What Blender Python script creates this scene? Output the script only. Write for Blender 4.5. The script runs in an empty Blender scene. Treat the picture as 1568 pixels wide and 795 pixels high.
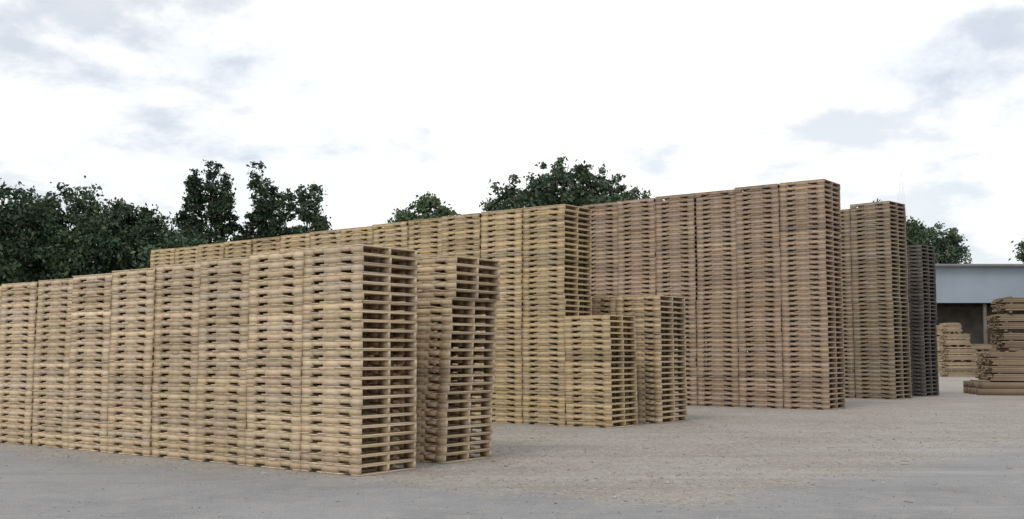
import bpy, math, random
import numpy as np
from mathutils import Vector
R_ = np.random.default_rng(7)
scene = bpy.context.scene
col = scene.collection

# ------------------------------------------------------------ helpers
def new_mat(name):
    m = bpy.data.materials.new(name); m.use_nodes = True
    nt = m.node_tree; nt.nodes.clear()
    out = nt.nodes.new('ShaderNodeOutputMaterial')
    b = nt.nodes.new('ShaderNodeBsdfPrincipled')
    nt.links.new(b.outputs[0], out.inputs[0])
    return m, nt, b

def N(nt, t, **kw):
    n = nt.nodes.new(t)
    for k, v in kw.items(): setattr(n, k, v)
    return n

def math_n(nt, op, a, b=None, c=None):
    n = nt.nodes.new('ShaderNodeMath'); n.operation = op
    for i, v in enumerate((a, b, c)):
        if v is None: continue
        if isinstance(v, (int, float)): n.inputs[i].default_value = v
        else: nt.links.new(v, n.inputs[i])
    return n.outputs[0]

def mixc(nt, fac, a, b, blend='MIX'):
    n = nt.nodes.new('ShaderNodeMix'); n.data_type = 'RGBA'; n.blend_type = blend
    for sock, v in ((n.inputs[0], fac), (n.inputs[6], a), (n.inputs[7], b)):
        if isinstance(v, (int, float)): sock.default_value = v
        elif isinstance(v, (tuple, list)): sock.default_value = (*v[:3], 1)
        else: nt.links.new(v, sock)
    return n.outputs[2]

def noise(nt, vec, scale, detail=4, rough=.55, dist=0):
    n = nt.nodes.new('ShaderNodeTexNoise')
    n.inputs['Scale'].default_value = scale; n.inputs['Detail'].default_value = detail
    n.inputs['Roughness'].default_value = rough; n.inputs['Distortion'].default_value = dist
    if vec is not None: nt.links.new(vec, n.inputs['Vector'])
    return n.outputs[0]

def maprange(nt, v, a, b, c=0, d=1, smooth=False):
    n = nt.nodes.new('ShaderNodeMapRange')
    if smooth: n.interpolation_type = 'SMOOTHSTEP'
    nt.links.new(v, n.inputs[0])
    for i, x in enumerate((a, b, c, d)): n.inputs[i+1].default_value = x
    return n.outputs[0]

def mesh_obj(name, verts, quads, mat, cols=None, loc=(0,0,0), rot=0.0, smooth=False, parent=None):
    verts = np.asarray(verts, dtype=np.float32); quads = np.asarray(quads, dtype=np.int32)
    me = bpy.data.meshes.new(name)
    nf, k = quads.shape
    me.vertices.add(len(verts)); me.vertices.foreach_set('co', verts.ravel())
    me.loops.add(nf*k); me.loops.foreach_set('vertex_index', quads.ravel())
    me.polygons.add(nf)
    me.polygons.foreach_set('loop_start', np.arange(nf, dtype=np.int32)*k)
    me.polygons.foreach_set('loop_total', np.full(nf, k, dtype=np.int32))
    me.update(calc_edges=True)
    if cols is not None:
        at = me.attributes.new('tint', 'FLOAT_COLOR', 'FACE')
        c4 = np.ones((nf, 4), dtype=np.float32); c4[:, :3] = cols
        at.data.foreach_set('color', c4.ravel())
    me.materials.append(mat)
    ob = bpy.data.objects.new(name, me); col.objects.link(ob)
    ob.location = loc; ob.rotation_euler = (0, 0, rot)
    if parent: ob.parent = parent
    return ob

BQ = np.array([[0,3,2,1],[4,5,6,7],[0,1,5,4],[1,2,6,5],[2,3,7,6],[3,0,4,7]])
def box_verts(b):
    b = np.asarray(b, dtype=float)
    x0,x1,y0,y1,z0,z1 = b.T
    v = np.stack([np.stack(p, -1) for p in ((x0,y0,z0),(x1,y0,z0),(x1,y1,z0),(x0,y1,z0),
                                            (x0,y0,z1),(x1,y0,z1),(x1,y1,z1),(x0,y1,z1))], 1)
    return v
def boxes_mesh(name, boxes, mat, cols=None, **kw):
    v = box_verts(boxes); n = len(v)
    q = (BQ[None] + (np.arange(n)*8)[:, None, None]).reshape(-1, 4)
    c = None if cols is None else np.repeat(np.asarray(cols), 6, axis=0)
    return mesh_obj(name, v.reshape(-1, 3), q, mat, c, **kw)

# ------------------------------------------------------------ materials
def wood_mat(name):
    m, nt, b = new_mat(name)
    at = N(nt, 'ShaderNodeAttribute', attribute_name='tint')
    tc = N(nt, 'ShaderNodeTexCoord')
    mp = N(nt, 'ShaderNodeMapping'); nt.links.new(tc.outputs['Object'], mp.inputs[0])
    mp.inputs['Scale'].default_value = (3, 3, 22)
    g = noise(nt, mp.outputs[0], 4.0, 6, .65)
    g2 = noise(nt, tc.outputs['Object'], 1.3, 5, .6)
    g3 = noise(nt, tc.outputs['Object'], 30, 3, .6)
    f1 = maprange(nt, g, .3, .7, .84, 1.10)
    f2 = maprange(nt, g2, .35, .7, .94, 1.04)
    f = math_n(nt, 'MULTIPLY', f1, f2)
    f = math_n(nt, 'MULTIPLY', f, maprange(nt, g3, .3, .7, .92, 1.06))
    cb = N(nt, 'ShaderNodeCombineColor')
    for i in range(3): nt.links.new(f, cb.inputs[i])
    c = mixc(nt, 1.0, at.outputs['Color'], cb.outputs[0], 'MULTIPLY')
    c = mixc(nt, maprange(nt, g2, .58, .74, 0, .15), c, (.24, .205, .165))
    nt.links.new(c, b.inputs['Base Color'])
    b.inputs['Roughness'].default_value = .85
    b.inputs['Specular IOR Level'].default_value = .2
    bp = N(nt, 'ShaderNodeBump'); bp.inputs['Strength'].default_value = .35; bp.inputs['Distance'].default_value = .01
    nt.links.new(g, bp.inputs['Height']); nt.links.new(bp.outputs[0], b.inputs['Normal'])
    return m
WOOD = wood_mat('rough_sawn_wood')

def leaf_mat(name):
    m, nt, b = new_mat(name)
    at = N(nt, 'ShaderNodeAttribute', attribute_name='tint')
    nt.links.new(at.outputs['Color'], b.inputs['Base Color'])
    b.inputs['Roughness'].default_value = .7
    b.inputs['Specular IOR Level'].default_value = .25
    return m
LEAF = leaf_mat('foliage_leaves')
m, nt, b = new_mat('bark')
tc = N(nt, 'ShaderNodeTexCoord'); n_ = noise(nt, tc.outputs['Object'], 5, 5)
nt.links.new(mixc(nt, n_, (.05, .04, .03), (.14, .11, .085)), b.inputs['Base Color']); b.inputs['Roughness'].default_value = .9
BARK = m

# ------------------------------------------------------------ pallets
def pallet_boxes(L, W, h):
    """one notched-stringer pallet: returns boxes + part ids. x along stringer, y along deck boards"""
    bt = h*.145; g = .0015
    z1 = bt; z2 = h-bt-g
    bx = []; pid = []; p = 0
    sw = .045
    nw = .19*L; nd = (z2-z1)*.33
    for y0 in (.003, W/2-sw/2, W-sw-.003):
        a = [0, .17*L, .17*L+nw, L-.17*L-nw, L-.17*L, L]
        for i in range(5):
            zz0 = z1 if i % 2 == 0 else z1+nd
            bx.append([a[i], a[i+1], y0, y0+sw, zz0, z2]); pid.append(p)
        p += 1
    nb = 7; bw = .1385*L
    for i in range(nb):
        x0 = (L-bw)*i/(nb-1)
        bx.append([x0, x0+bw, 0, W, z2, z2+bt]); pid.append(p); p += 1
    for i in (0, 2, 3, 4, 6):
        x0 = (L-bw)*i/(nb-1)
        bx.append([x0, x0+bw, 0, W, 0, bt-.0005]); pid.append(p); p += 1
    return np.array(bx), np.array(pid)

def pallet_stack(loc, rot_deg, n, L=1.27, W=1.28, h=.146, tint=(.50,.385,.245), lean=(0,0), jogs=None,
                 block=20, var=1.0, grey=.0, rng=None):
    rng = rng or R_
    bx, pid = pallet_boxes(L, W, h)
    npart = pid.max()+1
    allv = []; allc = []
    off = np.array([0., 0.]); brot = 0.
    btint = 1.0
    lim = block
    jog = np.zeros(2)
    wob = np.zeros(2)
    for k in range(n):
        if k >= lim:
            off = rng.normal(0, .016, 2); brot = math.radians(rng.normal(0, .3)); lim += block
            btint = rng.uniform(.94, 1.05)
        if jogs and k in jogs: jog = np.array(jogs[k])
        wob = wob*.85 + rng.normal(0, .0035, 2)
        bxx = bx.copy()
        jx = rng.normal(0, .003, npart)[pid]; jy = rng.normal(0, .0028, npart)[pid]
        bxx[:, 0:2] += jx[:, None]*.6; bxx[:, 2:4] += jy[:, None]
        v = box_verts(bxx)
        a = brot + math.radians(rng.normal(0, .16))
        if rng.random() < .04: a += math.radians(rng.normal(0, .8))
        t = k/max(n-1, 1)
        c, s = math.cos(a), math.sin(a)
        x = v[..., 0]-L/2; y = v[..., 1]-W/2
        dx, dy = rng.normal(0, .004, 2) + off + jog + wob + np.array(lean)*t
        v2 = np.stack([x*c-y*s-L/2+dx, x*s+y*c+W/2+dy, v[..., 2]+k*h+.003], -1)
        allv.append(v2)
        pb = btint*(1+var*rng.normal(0, .055))
        if rng.random() < .05: pb *= .84
        pt = np.clip(1+var*rng.normal(0, .085, npart), .55, 1.35)[pid]*pb
        gm = np.clip(grey + var*rng.normal(.05, .10, npart), 0, .85)[pid]
        base = np.array(tint)
        gcol = np.array([.99, 1.0, 1.0])*base.mean()*.92
        hue = 1+rng.normal(0, .03, npart)[pid]
        cc = (base[None]*(1-gm[:, None])+gcol[None]*gm[:, None])*pt[:, None]
        cc[:, 2] *= hue
        allc.append(cc)
    v = np.concatenate(allv).reshape(-1, 3); nb = len(v)//8
    q = (BQ[None] + (np.arange(nb)*8)[:, None, None]).reshape(-1, 4)
    c = np.repeat(np.concatenate(allc), 6, axis=0)
    return mesh_obj('pallet_stack', v, q, WOOD, c, loc=(loc[0], loc[1], 0), rot=math.radians(rot_deg))

def row(corner, rot, counts, pitch, tint, gapjit=.010, drop=0.0, **kw):
    r = math.radians(rot); Lx, Ly = -math.cos(r), -math.sin(r)
    Rx, Ry = -math.sin(r), math.cos(r)
    for i, n in enumerate(counts):
        j = R_.normal(0, gapjit); k = R_.normal(0, .018)
        t = pitch*i + j
        tn = tuple(np.array(tint)*R_.uniform(.95, 1.05))
        kk = dict(kw)
        f = kk.pop('first', None)
        kk['lean'] = (R_.normal(0, .018), R_.normal(0, .02))
        kk['h'] = kk.get('h', .146)*(1-drop*i+R_.normal(0, .0012))
        if i == 0 and f: kk.update(f)
        pallet_stack((corner[0]+Lx*t+Rx*k, corner[1]+Ly*t+Ry*k), rot+R_.normal(0, .25), n, tint=tn, **kk)

TAN = (.605, .465, .305)
YEL = (.565, .43, .25)
RED = (.43, .31, .215)
# front row
row((-2.29, 16.35), -36.5, [24]*12, 1.3, TAN, block=24, drop=.0095, L=1.28)
# second row close behind the front one, front stack leaning
row((-1.14, 18.26), -36.5, [24,24,24,24,24,24,23], 1.3, (.57,.435,.28), gapjit=.03, L=1.28,
    first=dict(jogs={8:(.015,.035),14:(.02,.05),19:(.055,.10)}, lean=(.02,.05)))
# middle row : low stack in front of high ones
row((2.42, 26.69), -36.5, [19]+[39]*13, 1.35, YEL, L=1.33, W=1.3, block=19, drop=.0035)
row((3.91, 28.42), -36.5, [23,23,22], 1.38, (.55,.42,.265), L=1.34, W=1.42, block=12)
# high long row
row((10.26, 35.13), -36.5, [45]*9, 1.575, RED, L=1.55, W=1.5, h=.168, block=22, grey=.03, drop=.003)
# stacks further back
row((15.19, 42.95), -44, [47,46,45], 1.75, (.35,.265,.17), L=1.68, W=1.5, h=.169, block=23, grey=.15)
row((17.6, 46.1), -44, [40,39,39], 1.6, (.165,.14,.12), L=1.5, W=1.4, h=.162, block=20, grey=.3)

# ------------------------------------------------------------ lumber piles
def lumber_pile(loc, rot, tiers, tint=(.4,.31,.21)):
    """tiers: list of (x0,length,y0,depth,gap,board_h,n_layers)"""
    bx = []; cc = []
    z = 0
    for (x0, ln, y0, dp, gap, bh, n) in tiers:
        if gap > 0:   # bearers under the bundle
            for sx in np.linspace(x0+.2, x0+ln-.35, 3):
                bx.append([sx, sx+.12, y0+.02, y0+dp-.02, z+.001, z+gap-.004]); cc.append(np.array(tint)*.8)
        z += gap; st = R_.uniform(.8, 1.15)
        for k in range(n):
            nb = max(2, int(dp/.22)); w = dp/nb
            s = R_.uniform(.85, 1.12)*st
            for i in range(nb):
                e0, e1 = R_.normal(0, .05, 2)
                bx.append([x0+e0, x0+ln+e1, y0+i*w+.006, y0+(i+1)*w-.006, z, z+bh-.006]); cc.append(np.array(tint)*s*R_.uniform(.8, 1.2))
            z += bh
            if k % 4 == 3 or k == n-1:
                for sx in np.linspace(x0+.25, x0+ln-.35, 4):
                    bx.append([sx, sx+.1, y0+.01, y0+dp-.01, z, z+.045]); cc.append(np.array(tint)*.8)
                z += .05
    return boxes_mesh('lumber_pile', bx, WOOD, cc, loc=(loc[0], loc[1], .003), rot=math.radians(rot))

lumber_pile((20.5, 47.3), -8, [(0,7,0,2.8,.0,.28,2),(.5,6.4,.2,2.3,.0,.075,15),(1.1,6,.4,1.9,.12,.075,8),(.95,6,.4,1.9,.12,.075,8),(1.15,6,.3,1.8,.12,.075,7)], (.31,.235,.16))
lumber_pile((33.4, 83), 4, [(0,2.3,0,1.4,0,.10,10),(.1,2.2,0,1.4,.12,.10,9),(0,1.9,.1,1.2,.12,.10,8),(.1,1.2,.1,1.2,.12,.10,6)], (.36,.275,.18))
lumber_pile((36.0, 85), 2, [(0,2.6,0,1.4,0,.10,9),(.1,2.4,0,1.4,.12,.10,7),(.2,1.7,0,1.4,.12,.10,4)], (.33,.25,.165))
lumber_pile((39.6, 90), 0, [(0,3.5,0,1.6,0,.12,8),(.1,3.2,0,1.4,.12,.10,6),(.3,2.4,0,1.4,.12,.10,4)], (.26,.2,.145))
lumber_pile((37.0, 98), 0, [(0,4.5,0,1.6,0,.12,14),(.2,4.2,0,1.4,.12,.10,12),(.3,3.4,0,1.4,.12,.10,8)], (.36,.275,.175))
lumber_pile((44.0, 100), 0, [(0,4.5,0,1.6,0,.12,12),(.3,3.9,0,1.4,.12,.10,8)], (.30,.225,.155))

# ------------------------------------------------------------ shed
def ramp_mat(name, a, bb, sc, rough):
    m, nt, b = new_mat(name)
    tc = N(nt, 'ShaderNodeTexCoord'); n_ = noise(nt, tc.outputs['Object'], sc, 5)
    nt.links.new(mixc(nt, maprange(nt, n_, .35, .65), a, bb), b.inputs['Base Color']); b.inputs['Roughness'].default_value = rough
    return m
ROOF = ramp_mat('metal_roof_sheet', (.17, .18, .19), (.24, .25, .26), .3, .8)
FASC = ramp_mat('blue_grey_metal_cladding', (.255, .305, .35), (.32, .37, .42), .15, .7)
CLAD = ramp_mat('shade_dark_cladding', (.09, .08, .07), (.17, .15, .125), .8, .8)  # dark brown, with the shade of the open shed put into the colour
shed = bpy.data.objects.new('lumber_shed', None); col.objects.link(shed); shed.location = (43, 112, 0)
Ls = 62; Dp = 30; ez = 7.0; tz = 10.9; rz = 11.9
def corrug(name, x0, x1, pts, mat, amp=.06):
    xs = np.arange(x0, x1, .25); V = []; Q = []; n = len(xs)
    for (y, z, ny, nz) in pts:
        for i, x in enumerate(xs):
            p = amp*(i % 2); V.append((x, y+ny*p, z+nz*p))
    for r in range(len(pts)-1):
        for i in range(n-1): Q.append((r*n+i, r*n+i+1, (r+1)*n+i+1, (r+1)*n+i))
    mesh_obj(name, V, Q, mat, parent=shed)
corrug('upper_cladding', 0, Ls, [(-.1, ez, -1, 0), (-.1, tz, -1, 0)], FASC)
corrug('roof', -.5, Ls+.5, [(-.6, tz, 0, 1), (Dp/2, rz, 0, 1), (Dp+.6, tz, 0, 1)], ROOF)
bx = [[-.5, Ls+.5, -.72, -.6, tz-.16, tz+.12]]
boxes_mesh('gutter', bx, ROOF, parent=shed)
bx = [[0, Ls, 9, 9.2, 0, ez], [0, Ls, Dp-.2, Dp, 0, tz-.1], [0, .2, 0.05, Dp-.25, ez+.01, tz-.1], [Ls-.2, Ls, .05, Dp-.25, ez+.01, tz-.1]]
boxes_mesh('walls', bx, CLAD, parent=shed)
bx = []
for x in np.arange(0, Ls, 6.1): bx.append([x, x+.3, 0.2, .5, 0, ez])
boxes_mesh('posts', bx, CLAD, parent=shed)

# ------------------------------------------------------------ lattice mast (slim, distant)
m, nt, b = new_mat('hazed_steel'); b.inputs['Base Color'].default_value = (.8, .82, .85, 1); b.inputs['Roughness'].default_value = .6  # pale tone puts distance haze into the steel colour
STEEL = m
def strut_mesh(name, segs, r, mat, loc):
    V = []; Q = []
    for a, b_ in segs:
        a = Vector(a); b_ = Vector(b_); d = (b_-a).normalized()
        u = d.orthogonal().normalized(); w = d.cross(u); s = len(V)
        for p in (a, b_):
            for e in ((1, 0), (0, 1), (-1, 0), (0, -1)): V.append(tuple(p+u*e[0]*r+w*e[1]*r))
        for i in range(4): Q.append((s+i, s+(i+1) % 4, s+4+(i+1) % 4, s+4+i))
    return mesh_obj(name, V, Q, mat, loc=loc)
segs = []; H = 39.; lv = 12
def hw(z): return 2.6*(1-z/H)+.12
for i in range(lv):
    z0, z1 = H*i/lv, H*(i+1)/lv; a, c = hw(z0), hw(z1)
    c0 = [(a, a, z0), (-a, a, z0), (-a, -a, z0), (a, -a, z0)]; c1 = [(c, c, z1), (-c, c, z1), (-c, -c, z1), (c, -c, z1)]
    for k in range(4):
        segs += [(c0[k], c1[k]), (c0[k], c1[(k+1) % 4])]
strut_mesh('lattice_mast', segs, .016, STEEL, (79.5, 218, 0))

# ------------------------------------------------------------ trees
def leaves(centers, radii, nleaf, size, base, rng, clump=.9, density=1.0):
    vol = np.prod(radii, axis=1)**(2/3.); w = vol/vol.sum()
    P = []; C = []
    for c, r, ww in zip(centers, radii, w):
        n = int(nleaf*ww); nc = max(10, n//55)
        d = rng.normal(size=(nc, 3)); d /= np.linalg.norm(d, axis=1)[:, None]
        rad = rng.uniform(.05, 1, nc)**.5
        cc = c + d*r*rad[:, None]
        cs = clump*rng.uniform(.6, 1.25, nc)
        idx = rng.integers(0, nc, n)
        p = cc[idx] + rng.normal(0, .5, (n, 3))*cs[idx][:, None]*np.array([1, 1, .75])
        cl = np.clip(rng.normal(1, .25, nc), .45, 1.7)[idx]*rng.uniform(.75, 1.25, n)
        warm = rng.normal(0, .08, nc)[idx]
        colr = np.array(base)[None]*cl[:, None]; colr[:, 0] *= 1+warm
        P.append(p); C.append(colr)
    P = np.concatenate(P); C = np.concatenate(C); n = len(P)
    u = rng.normal(size=(n, 3)); u /= np.linalg.norm(u, axis=1)[:, None]
    w_ = rng.normal(size=(n, 3)); w_ = np.cross(u, w_); w_ /= np.linalg.norm(w_, axis=1)[:, None]
    s = size*rng.uniform(.6, 1.3, n)[:, None]
    V = np.stack([P-u*s*.7, P-w_*s*.38, P+u*s*.7, P+w_*s*.38], 1).reshape(-1, 3)
    Q = np.arange(n*4).reshape(-1, 4)
    return V, Q, C

def tube(V, Q, a, b_, r0, r1, k=7):
    a = Vector(a); b_ = Vector(b_); d = (b_-a).normalized(); u = d.orthogonal().normalized(); w = d.cross(u); s = len(V)
    for p, r in ((a, r0), (b_, r1)):
        for i in range(k):
            t = 2*math.pi*i/k; V.append(tuple(p+u*math.cos(t)*r+w*math.sin(t)*r))
    for i in range(k): Q.append((s+i, s+(i+1) % k, s+k+(i+1) % k, s+k+i))

def tree(name, loc, lobes, nleaf, size=.30, base=(.055,.085,.03), seed=0, clump=.9, trunk_r=.35, sat=.8):
    rng = np.random.default_rng(seed)
    e = bpy.data.objects.new(name, None); col.objects.link(e); e.location = (*loc, 0)
    cen = []; rad = []
    for (dx, dy, z, rx, rz) in lobes:
        cen.append((dx, dy, z)); rad.append((rx, rx*.9, rz))
        for _ in range(4):   # satellite lobes break up outline
            d = rng.normal(size=3); d /= np.linalg.norm(d)
            cen.append((dx+d[0]*rx*sat, dy+d[1]*rx*.8, z+d[2]*rz*.8)); f = rng.uniform(.28, .48); rad.append((rx*f, rx*f, rz*f*rng.uniform(.8, 1.2)))
    cen = np.array(cen); rad = np.array(rad)
    V, Q, C = leaves(cen, rad, nleaf, size, base, rng, clump)
    mesh_obj('crown', V, Q, LEAF, C, parent=e)
    TV = []; TQ = []
    zmin = min(l[2]-l[4] for l in lobes); fork = max(1.8, zmin+.5); cx = np.mean([l[0] for l in lobes])*.3
    tube(TV, TQ, (0, 0, 0), (cx, 0, fork), trunk_r, trunk_r*.75)
    for l in lobes:
        mid = (cx+(l[0]-cx)*.5, l[1]*.5, fork+(l[2]-fork)*.5)
        tube(TV, TQ, (cx, 0, fork-.1), mid, trunk_r*.55, trunk_r*.36)
        tube(TV, TQ, mid, (l[0], l[1], l[2]+l[4]*.5), trunk_r*.36, trunk_r*.08)
        for _ in range(5):
            d = rng.normal(size=3); d /= np.linalg.norm(d)
            tube(TV, TQ, (l[0]*.8+mid[0]*.2, l[1], l[2]-l[4]*.2), (l[0]+d[0]*l[3]*.85, l[1]+d[1]*l[3]*.8, l[2]+d[2]*l[4]*.85), trunk_r*.16, trunk_r*.04, 5)
    mesh_obj('trunk', TV, TQ, BARK, parent=e)

DK = (.042, .068, .034); MD = (.060, .094, .050); LT = (.105, .155, .078); OAK_HAZE = (.085, .122, .070)  # last tone lightened: haze over the crowns put into the leaf colour
# left mass
tree('deciduous_tree', (-46, 92), [(0,0,11.2,5,5.4),(-4,1,10.5,4,4.7),(4,-1,10.8,3.8,4.8)], 24000, base=DK, seed=1)
tree('deciduous_tree', (-54, 96), [(0,0,12,6,6),(5,0,10,4,5)], 14000, base=DK, seed=2)
tree('deciduous_tree', (-38.5, 93), [(0,0,11.2,4.6,5.2),(3.6,0,10.2,3.4,5),(-3,0,11.8,3,4.2)], 24000, base=MD, seed=3)
tree('deciduous_tree', (-32, 95), [(0,0,9.6,4.0,5.0),(3.0,0,8.2,3.0,4.6),(-2,0,11,2.5,4)], 20000, base=DK, seed=4)
tree('deciduous_tree', (-25, 90), [(0,0,7.4,4,4.2),(-3.5,0,7.8,3.2,4),(3,0,7.0,3,3.6)], 14000, base=MD, seed=5)
# upright trees
tree('upright_elm_tree', (-28.4, 101), [(-2.0,0,15.2,1.3,3.4),(.1,0,17.0,1.1,3.5),(1.3,0,13.6,1.4,3.8),(-.8,.5,11,2.3,3.6)], 17000, size=.26, base=DK, seed=6, clump=.5, sat=1.15)
tree('upright_elm_tree', (-24.0, 101), [(.3,0,16.0,1.05,3.7),(1.3,0,13.4,1.1,3.9),(-.7,0,12,1.2,3.3),(0,.5,9.5,2.2,3.6)], 14000, size=.26, base=DK, seed=7, clump=.48, sat=1.15)
tree('upright_elm_tree', (-20.1, 101), [(-1.5,0,13.6,1.0,3.6),(1.0,0,14.8,1.1,3.5),(2.1,0,12.2,1.1,2.6),(0,0,10.4,2.3,3.2)], 13000, size=.26, base=MD, seed=8, clump=.48, sat=1.15)
# round ones behind the rows
tree('deciduous_tree', (-8.6, 104), [(0,0,14.2,2.6,2.7),(-1.8,0,12.9,1.9,2.4),(2.2,0,13.4,1.6,2.6),(0,0,10.5,3.5,3)], 14000, base=LT, seed=9, clump=.6)
tree('spreading_oak_tree', (5.2, 104), [(-.4,0,17.9,3.2,3.1),(-4.0,0,16.1,2.7,2.9),(3.2,0,17.2,2.7,3.0),(6.1,0,15.9,2.2,2.6),(-6.1,0,14.6,1.8,2.4),(1,0,13.8,4.6,3.4),(-2,0,12,4,3),(4,0,13,3.5,3)], 44000, base=OAK_HAZE, seed=10, clump=.6, trunk_r=.5, sat=.95)
# right hand side
tree('deciduous_tree', (54.3, 140), [(0,0,15.2,3.4,4.0),(-3,0,14.4,2.4,3.4),(3.2,0,14,2.2,3.4),(-6.0,0,15,1.7,3.2)], 16000, base=OAK_HAZE, seed=11, clump=.7)
tree('deciduous_tree', (69, 140), [(0,0,14,3.0,3.2),(4,0,13,3,3.6)], 11000, base=OAK_HAZE, seed=12, clump=.7)
tree('deciduous_tree', (42.2, 122), [(0,0,15.6,2.4,3.6),(2,0,13,3,3.6)], 10000, base=MD, seed=13)
# continuous belt of distant trees and scrub
rng = np.random.default_rng(21)
cen = []; rad = []
for x in np.arange(-150, 190, 5.):
    r = rng.uniform(3, 5.5); cen.append((x+rng.normal(0, 1.5), 172+rng.normal(0, 6), rng.uniform(2.5, 6))); rad.append((r, r, rng.uniform(3.5, 5.5)))
for x in np.arange(-75, -18, 3.5):
    cen.append((x, 97+rng.normal(0, 2), rng.uniform(2, 5))); rad.append((3.2, 3, 3.8))
V, Q, C = leaves(np.array(cen), np.array(rad), 60000, .5, DK, rng, 1.4)
mesh_obj('distant_trees', V, Q, LEAF, C)

# ------------------------------------------------------------ ground
m, nt, b = new_mat('gravel_yard_ground')
geo = N(nt, 'ShaderNodeNewGeometry'); P = geo.outputs['Position']
sp = N(nt, 'ShaderNodeSeparateXYZ'); nt.links.new(P, sp.inputs[0]); X, Y = sp.outputs[0], sp.outputs[1]
def line(nx, ny, x0, y0):
    a = math_n(nt, 'MULTIPLY', math_n(nt, 'SUBTRACT', X, x0), nx)
    c = math_n(nt, 'MULTIPLY', math_n(nt, 'SUBTRACT', Y, y0), ny)
    return math_n(nt, 'ADD', a, c)
d1 = line(.73, -.68, 2.1, 13.2); d2 = line(-.518, -.856, 2.1, 13.2)
dd = math_n(nt, 'MAXIMUM', d1, d2)
nb_ = noise(nt, P, .7, 6, .65)
dd = math_n(nt, 'ADD', dd, maprange(nt, nb_, .2, .8, -1.1, 1.1))
paved = maprange(nt, dd, -.45, .6, 0, 1, True)
n1 = noise(nt, P, .16, 5, .6, .4); n2 = noise(nt, P, 2.2, 7, .7); n3 = noise(nt, P, 38, 4, .75); n4 = noise(nt, P, 9, 6, .75)
n5 = noise(nt, P, .55, 6, .65, .5)
gr = mixc(nt, maprange(nt, n1, .35, .65), (.325, .295, .255), (.395, .368, .332))
gr = mixc(nt, maprange(nt, n5, .48, .62, 0, .5), gr, (.27, .238, .20))
gr = mixc(nt, maprange(nt, n2, .42, .66, 0, .65), gr, (.26, .228, .19))
gr = mixc(nt, maprange(nt, n4, .5, .66, 0, .8), gr, (.51, .48, .435))
gr = mixc(nt, maprange(nt, n4, .44, .32, 0, .6), gr, (.195, .17, .14))
pv = mixc(nt, maprange(nt, n1, .35, .65), (.268, .265, .268), (.325, .322, .32))
pv = mixc(nt, maprange(nt, n5, .45, .68, 0, .7), pv, (.225, .222, .222))
pv = mixc(nt, maprange(nt, n2, .45, .68, 0, .75), pv, (.35, .33, .30))
pv = mixc(nt, maprange(nt, n4, .54, .7, 0, .5), pv, (.42, .405, .38))
c = mixc(nt, paved, gr, pv)
k = maprange(nt, n3, .3, .7, .70, 1.24)
cb = N(nt, 'ShaderNodeCombineColor')
for i in range(3): nt.links.new(k, cb.inputs[i])
c = mixc(nt, 1.0, c, cb.outputs[0], 'MULTIPLY')
# tyre tracks running along the lane
wv = N(nt, 'ShaderNodeMapping'); nt.links.new(P, wv.inputs[0]); wv.inputs['Rotation'].default_value = (0, 0, math.radians(-47)); wv.inputs['Scale'].default_value = (.05, 1.3, 1)
tr = noise(nt, wv.outputs[0], 1.0, 4, .6, .2)
c = mixc(nt, maprange(nt, tr, .55, .7, 0, .35), c, (.21, .195, .175))
c = mixc(nt, maprange(nt, tr, .42, .3, 0, .3), c, (.46, .435, .40))
nt.links.new(c, b.inputs['Base Color']); b.inputs['Roughness'].default_value = .92; b.inputs['Specular IOR Level'].default_value = .2
bp = N(nt, 'ShaderNodeBump'); bp.inputs['Strength'].default_value = .6; bp.inputs['Distance'].default_value = .02
nt.links.new(math_n(nt, 'ADD', n3, math_n(nt, 'MULTIPLY', n4, 1.5)), bp.inputs['Height']); nt.links.new(bp.outputs[0], b.inputs['Normal'])
GROUND = m
mesh_obj('ground', [(-1500, -300, 0), (1500, -300, 0), (1500, 2500, 0), (-1500, 2500, 0)], [(0, 1, 2, 3)], GROUND)

# loose stones + wood splinters
def stones(name, pts, size, cols, mat, flat=.6):
    n = len(pts); o = np.array([(1,0,0),(0,1,0),(-1,0,0),(0,-1,0),(0,0,1),(0,0,-.3)], float)
    rng = np.random.default_rng(5)
    v = o[None]*rng.uniform(.5, 1.2, (n, 6, 1))*size[:, None, None]*np.array([1, 1, flat])
    a = rng.uniform(0, 6.28, n); c, s = np.cos(a), np.sin(a)
    x = v[..., 0]*c[:, None]-v[..., 1]*s[:, None]; y = v[..., 0]*s[:, None]+v[..., 1]*c[:, None]
    v = np.stack([x+pts[:, 0:1], y+pts[:, 1:2], v[..., 2]+.004], -1).reshape(-1, 3)
    t = np.array([[0,1,4],[1,2,4],[2,3,4],[3,0,4],[1,0,5],[2,1,5],[3,2,5],[0,3,5]])
    q = (t[None]+(np.arange(n)*6)[:, None, None]).reshape(-1, 3)
    mesh_obj(name, v, q, mat, np.repeat(cols, 8, axis=0))
m, nt, b = new_mat('loose_stone')
at = N(nt, 'ShaderNodeAttribute', attribute_name='tint'); nt.links.new(at.outputs['Color'], b.inputs['Base Color']); b.inputs['Roughness'].default_value = .9
STONE = m
rng = np.random.default_rng(3)
n = 26000
pts = np.stack([rng.uniform(-9, 16, n), 11+rng.uniform(0, 1, n)**1.4*24], 1)
keep = ((pts[:, 0]-2.1)*.73-(pts[:, 1]-13.2)*.68 < .3) & ((pts[:, 0]-2.1)*-.518-(pts[:, 1]-13.2)*.856 < .3) | (rng.random(n) < .16)
pts = pts[keep]; n = len(pts)
stones('gravel', pts, rng.uniform(.007, .020, n)*(1+1.2*(rng.random(n) < .03)), rng.uniform(.2, .58, (n, 1))*np.array([1, .95, .88]), STONE)
V = []; Q = []; CC = []
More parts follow.
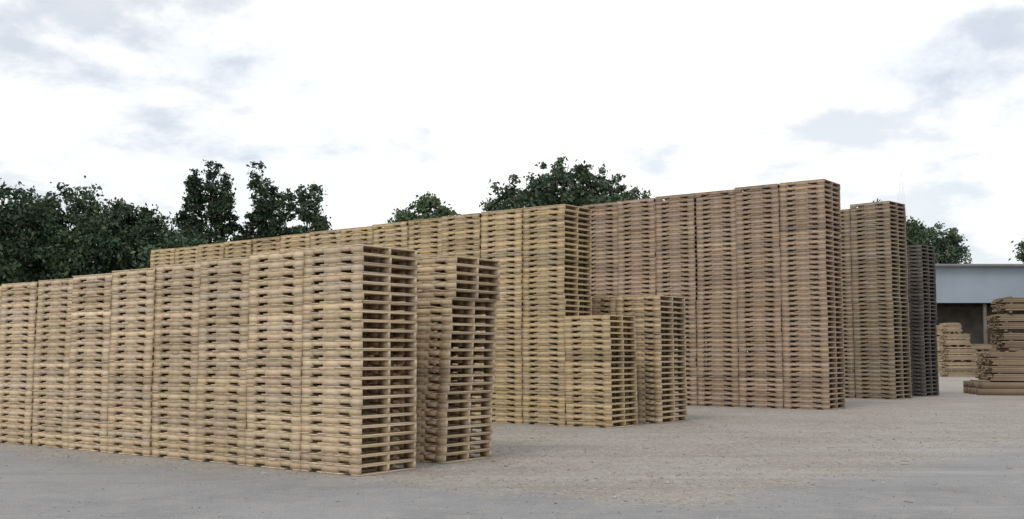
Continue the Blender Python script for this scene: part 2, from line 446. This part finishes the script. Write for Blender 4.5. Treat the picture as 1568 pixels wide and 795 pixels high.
for i in range(110):
    x, y = rng.uniform(-3, 12), rng.uniform(13, 32); a = rng.uniform(0, 3.14); l = rng.uniform(.02, .07); w = rng.uniform(.004, .012)
    ca, sa = math.cos(a), math.sin(a); s = len(V)
    for z in (.003, .012):
        for (p, q) in ((-l, -w), (l, -w*.6), (l, w*.5), (-l, w)): V.append((x+p*ca-q*sa, y+p*sa+q*ca, z))
    Q += [tuple(s+k for k in f) for f in BQ]; CC += [np.array((.45, .37, .26))*rng.uniform(.5, 1.0)]*6
mesh_obj('wood_splinters', V, Q, STONE, np.array(CC))

# ------------------------------------------------------------ world
SUN_EL = math.radians(52); SUN_AZ = math.radians(215)
w = bpy.data.worlds.new('World'); scene.world = w; w.use_nodes = True
nt = w.node_tree; nt.nodes.clear()
out = N(nt, 'ShaderNodeOutputWorld'); bg = N(nt, 'ShaderNodeBackground'); nt.links.new(bg.outputs[0], out.inputs[0])
sky = N(nt, 'ShaderNodeTexSky'); sky.sky_type = 'NISHITA'; sky.sun_disc = False
sky.sun_elevation = SUN_EL; sky.sun_rotation = SUN_AZ
tc = N(nt, 'ShaderNodeTexCoord'); D = tc.outputs['Generated']
sp = N(nt, 'ShaderNodeSeparateXYZ'); nt.links.new(D, sp.inputs[0])
zz = math_n(nt, 'ADD', math_n(nt, 'MAXIMUM', sp.outputs[2], 0.0), .30)
cx = math_n(nt, 'DIVIDE', sp.outputs[0], zz); cy = math_n(nt, 'DIVIDE', sp.outputs[1], zz)
cv = N(nt, 'ShaderNodeCombineXYZ'); nt.links.new(cx, cv.inputs[0]); nt.links.new(cy, cv.inputs[1]); cv.inputs[2].default_value = 7.7
c1 = noise(nt, cv.outputs[0], 2.3, 9, .58, .1)
c2 = noise(nt, cv.outputs[0], 1.7, 8, .6, .1)
# thinner, brighter cloud in the middle of the view's part of the sky
dt = N(nt, 'ShaderNodeVectorMath', operation='DOT_PRODUCT'); nt.links.new(D, dt.inputs[0])
dv = Vector((.06, 1, .26)).normalized(); dt.inputs[1].default_value = dv
glow = maprange(nt, dt.outputs[1], .935, .99, 0, .13, True)
c1 = math_n(nt, 'ADD', c1, glow); c2 = math_n(nt, 'ADD', c2, glow)
cover = maprange(nt, c1, .42, .55, .58, 1.0, True)
cc_ = mixc(nt, maprange(nt, c2, .40, .60), (9.2, 9.65, 10.3), (11.8, 11.8, 11.8))
c = mixc(nt, cover, sky.outputs[0], cc_)
nt.links.new(c, bg.inputs[0]); bg.inputs[1].default_value = .1

sd = bpy.data.lights.new('sun', 'SUN'); sd.energy = 1.1; sd.angle = math.radians(18); sd.color = (1, .95, .87)
so = bpy.data.objects.new('sun', sd); col.objects.link(so)
dirv = Vector((math.sin(SUN_AZ)*math.cos(SUN_EL), math.cos(SUN_AZ)*math.cos(SUN_EL), math.sin(SUN_EL)))
so.rotation_euler = dirv.to_track_quat('Z', 'Y').to_euler()

# ------------------------------------------------------------ camera
cd = bpy.data.cameras.new('camera'); cd.sensor_width = 36; cd.lens = 36*1650/1568; cd.clip_end = 4000
co = bpy.data.objects.new('camera', cd); col.objects.link(co)
co.location = (0, 0, 1.85); co.rotation_euler = (math.radians(90+4.94), 0, 0)
scene.camera = co
scene.view_settings.view_transform = 'Standard'; scene.view_settings.look = 'None'; scene.view_settings.exposure = 0
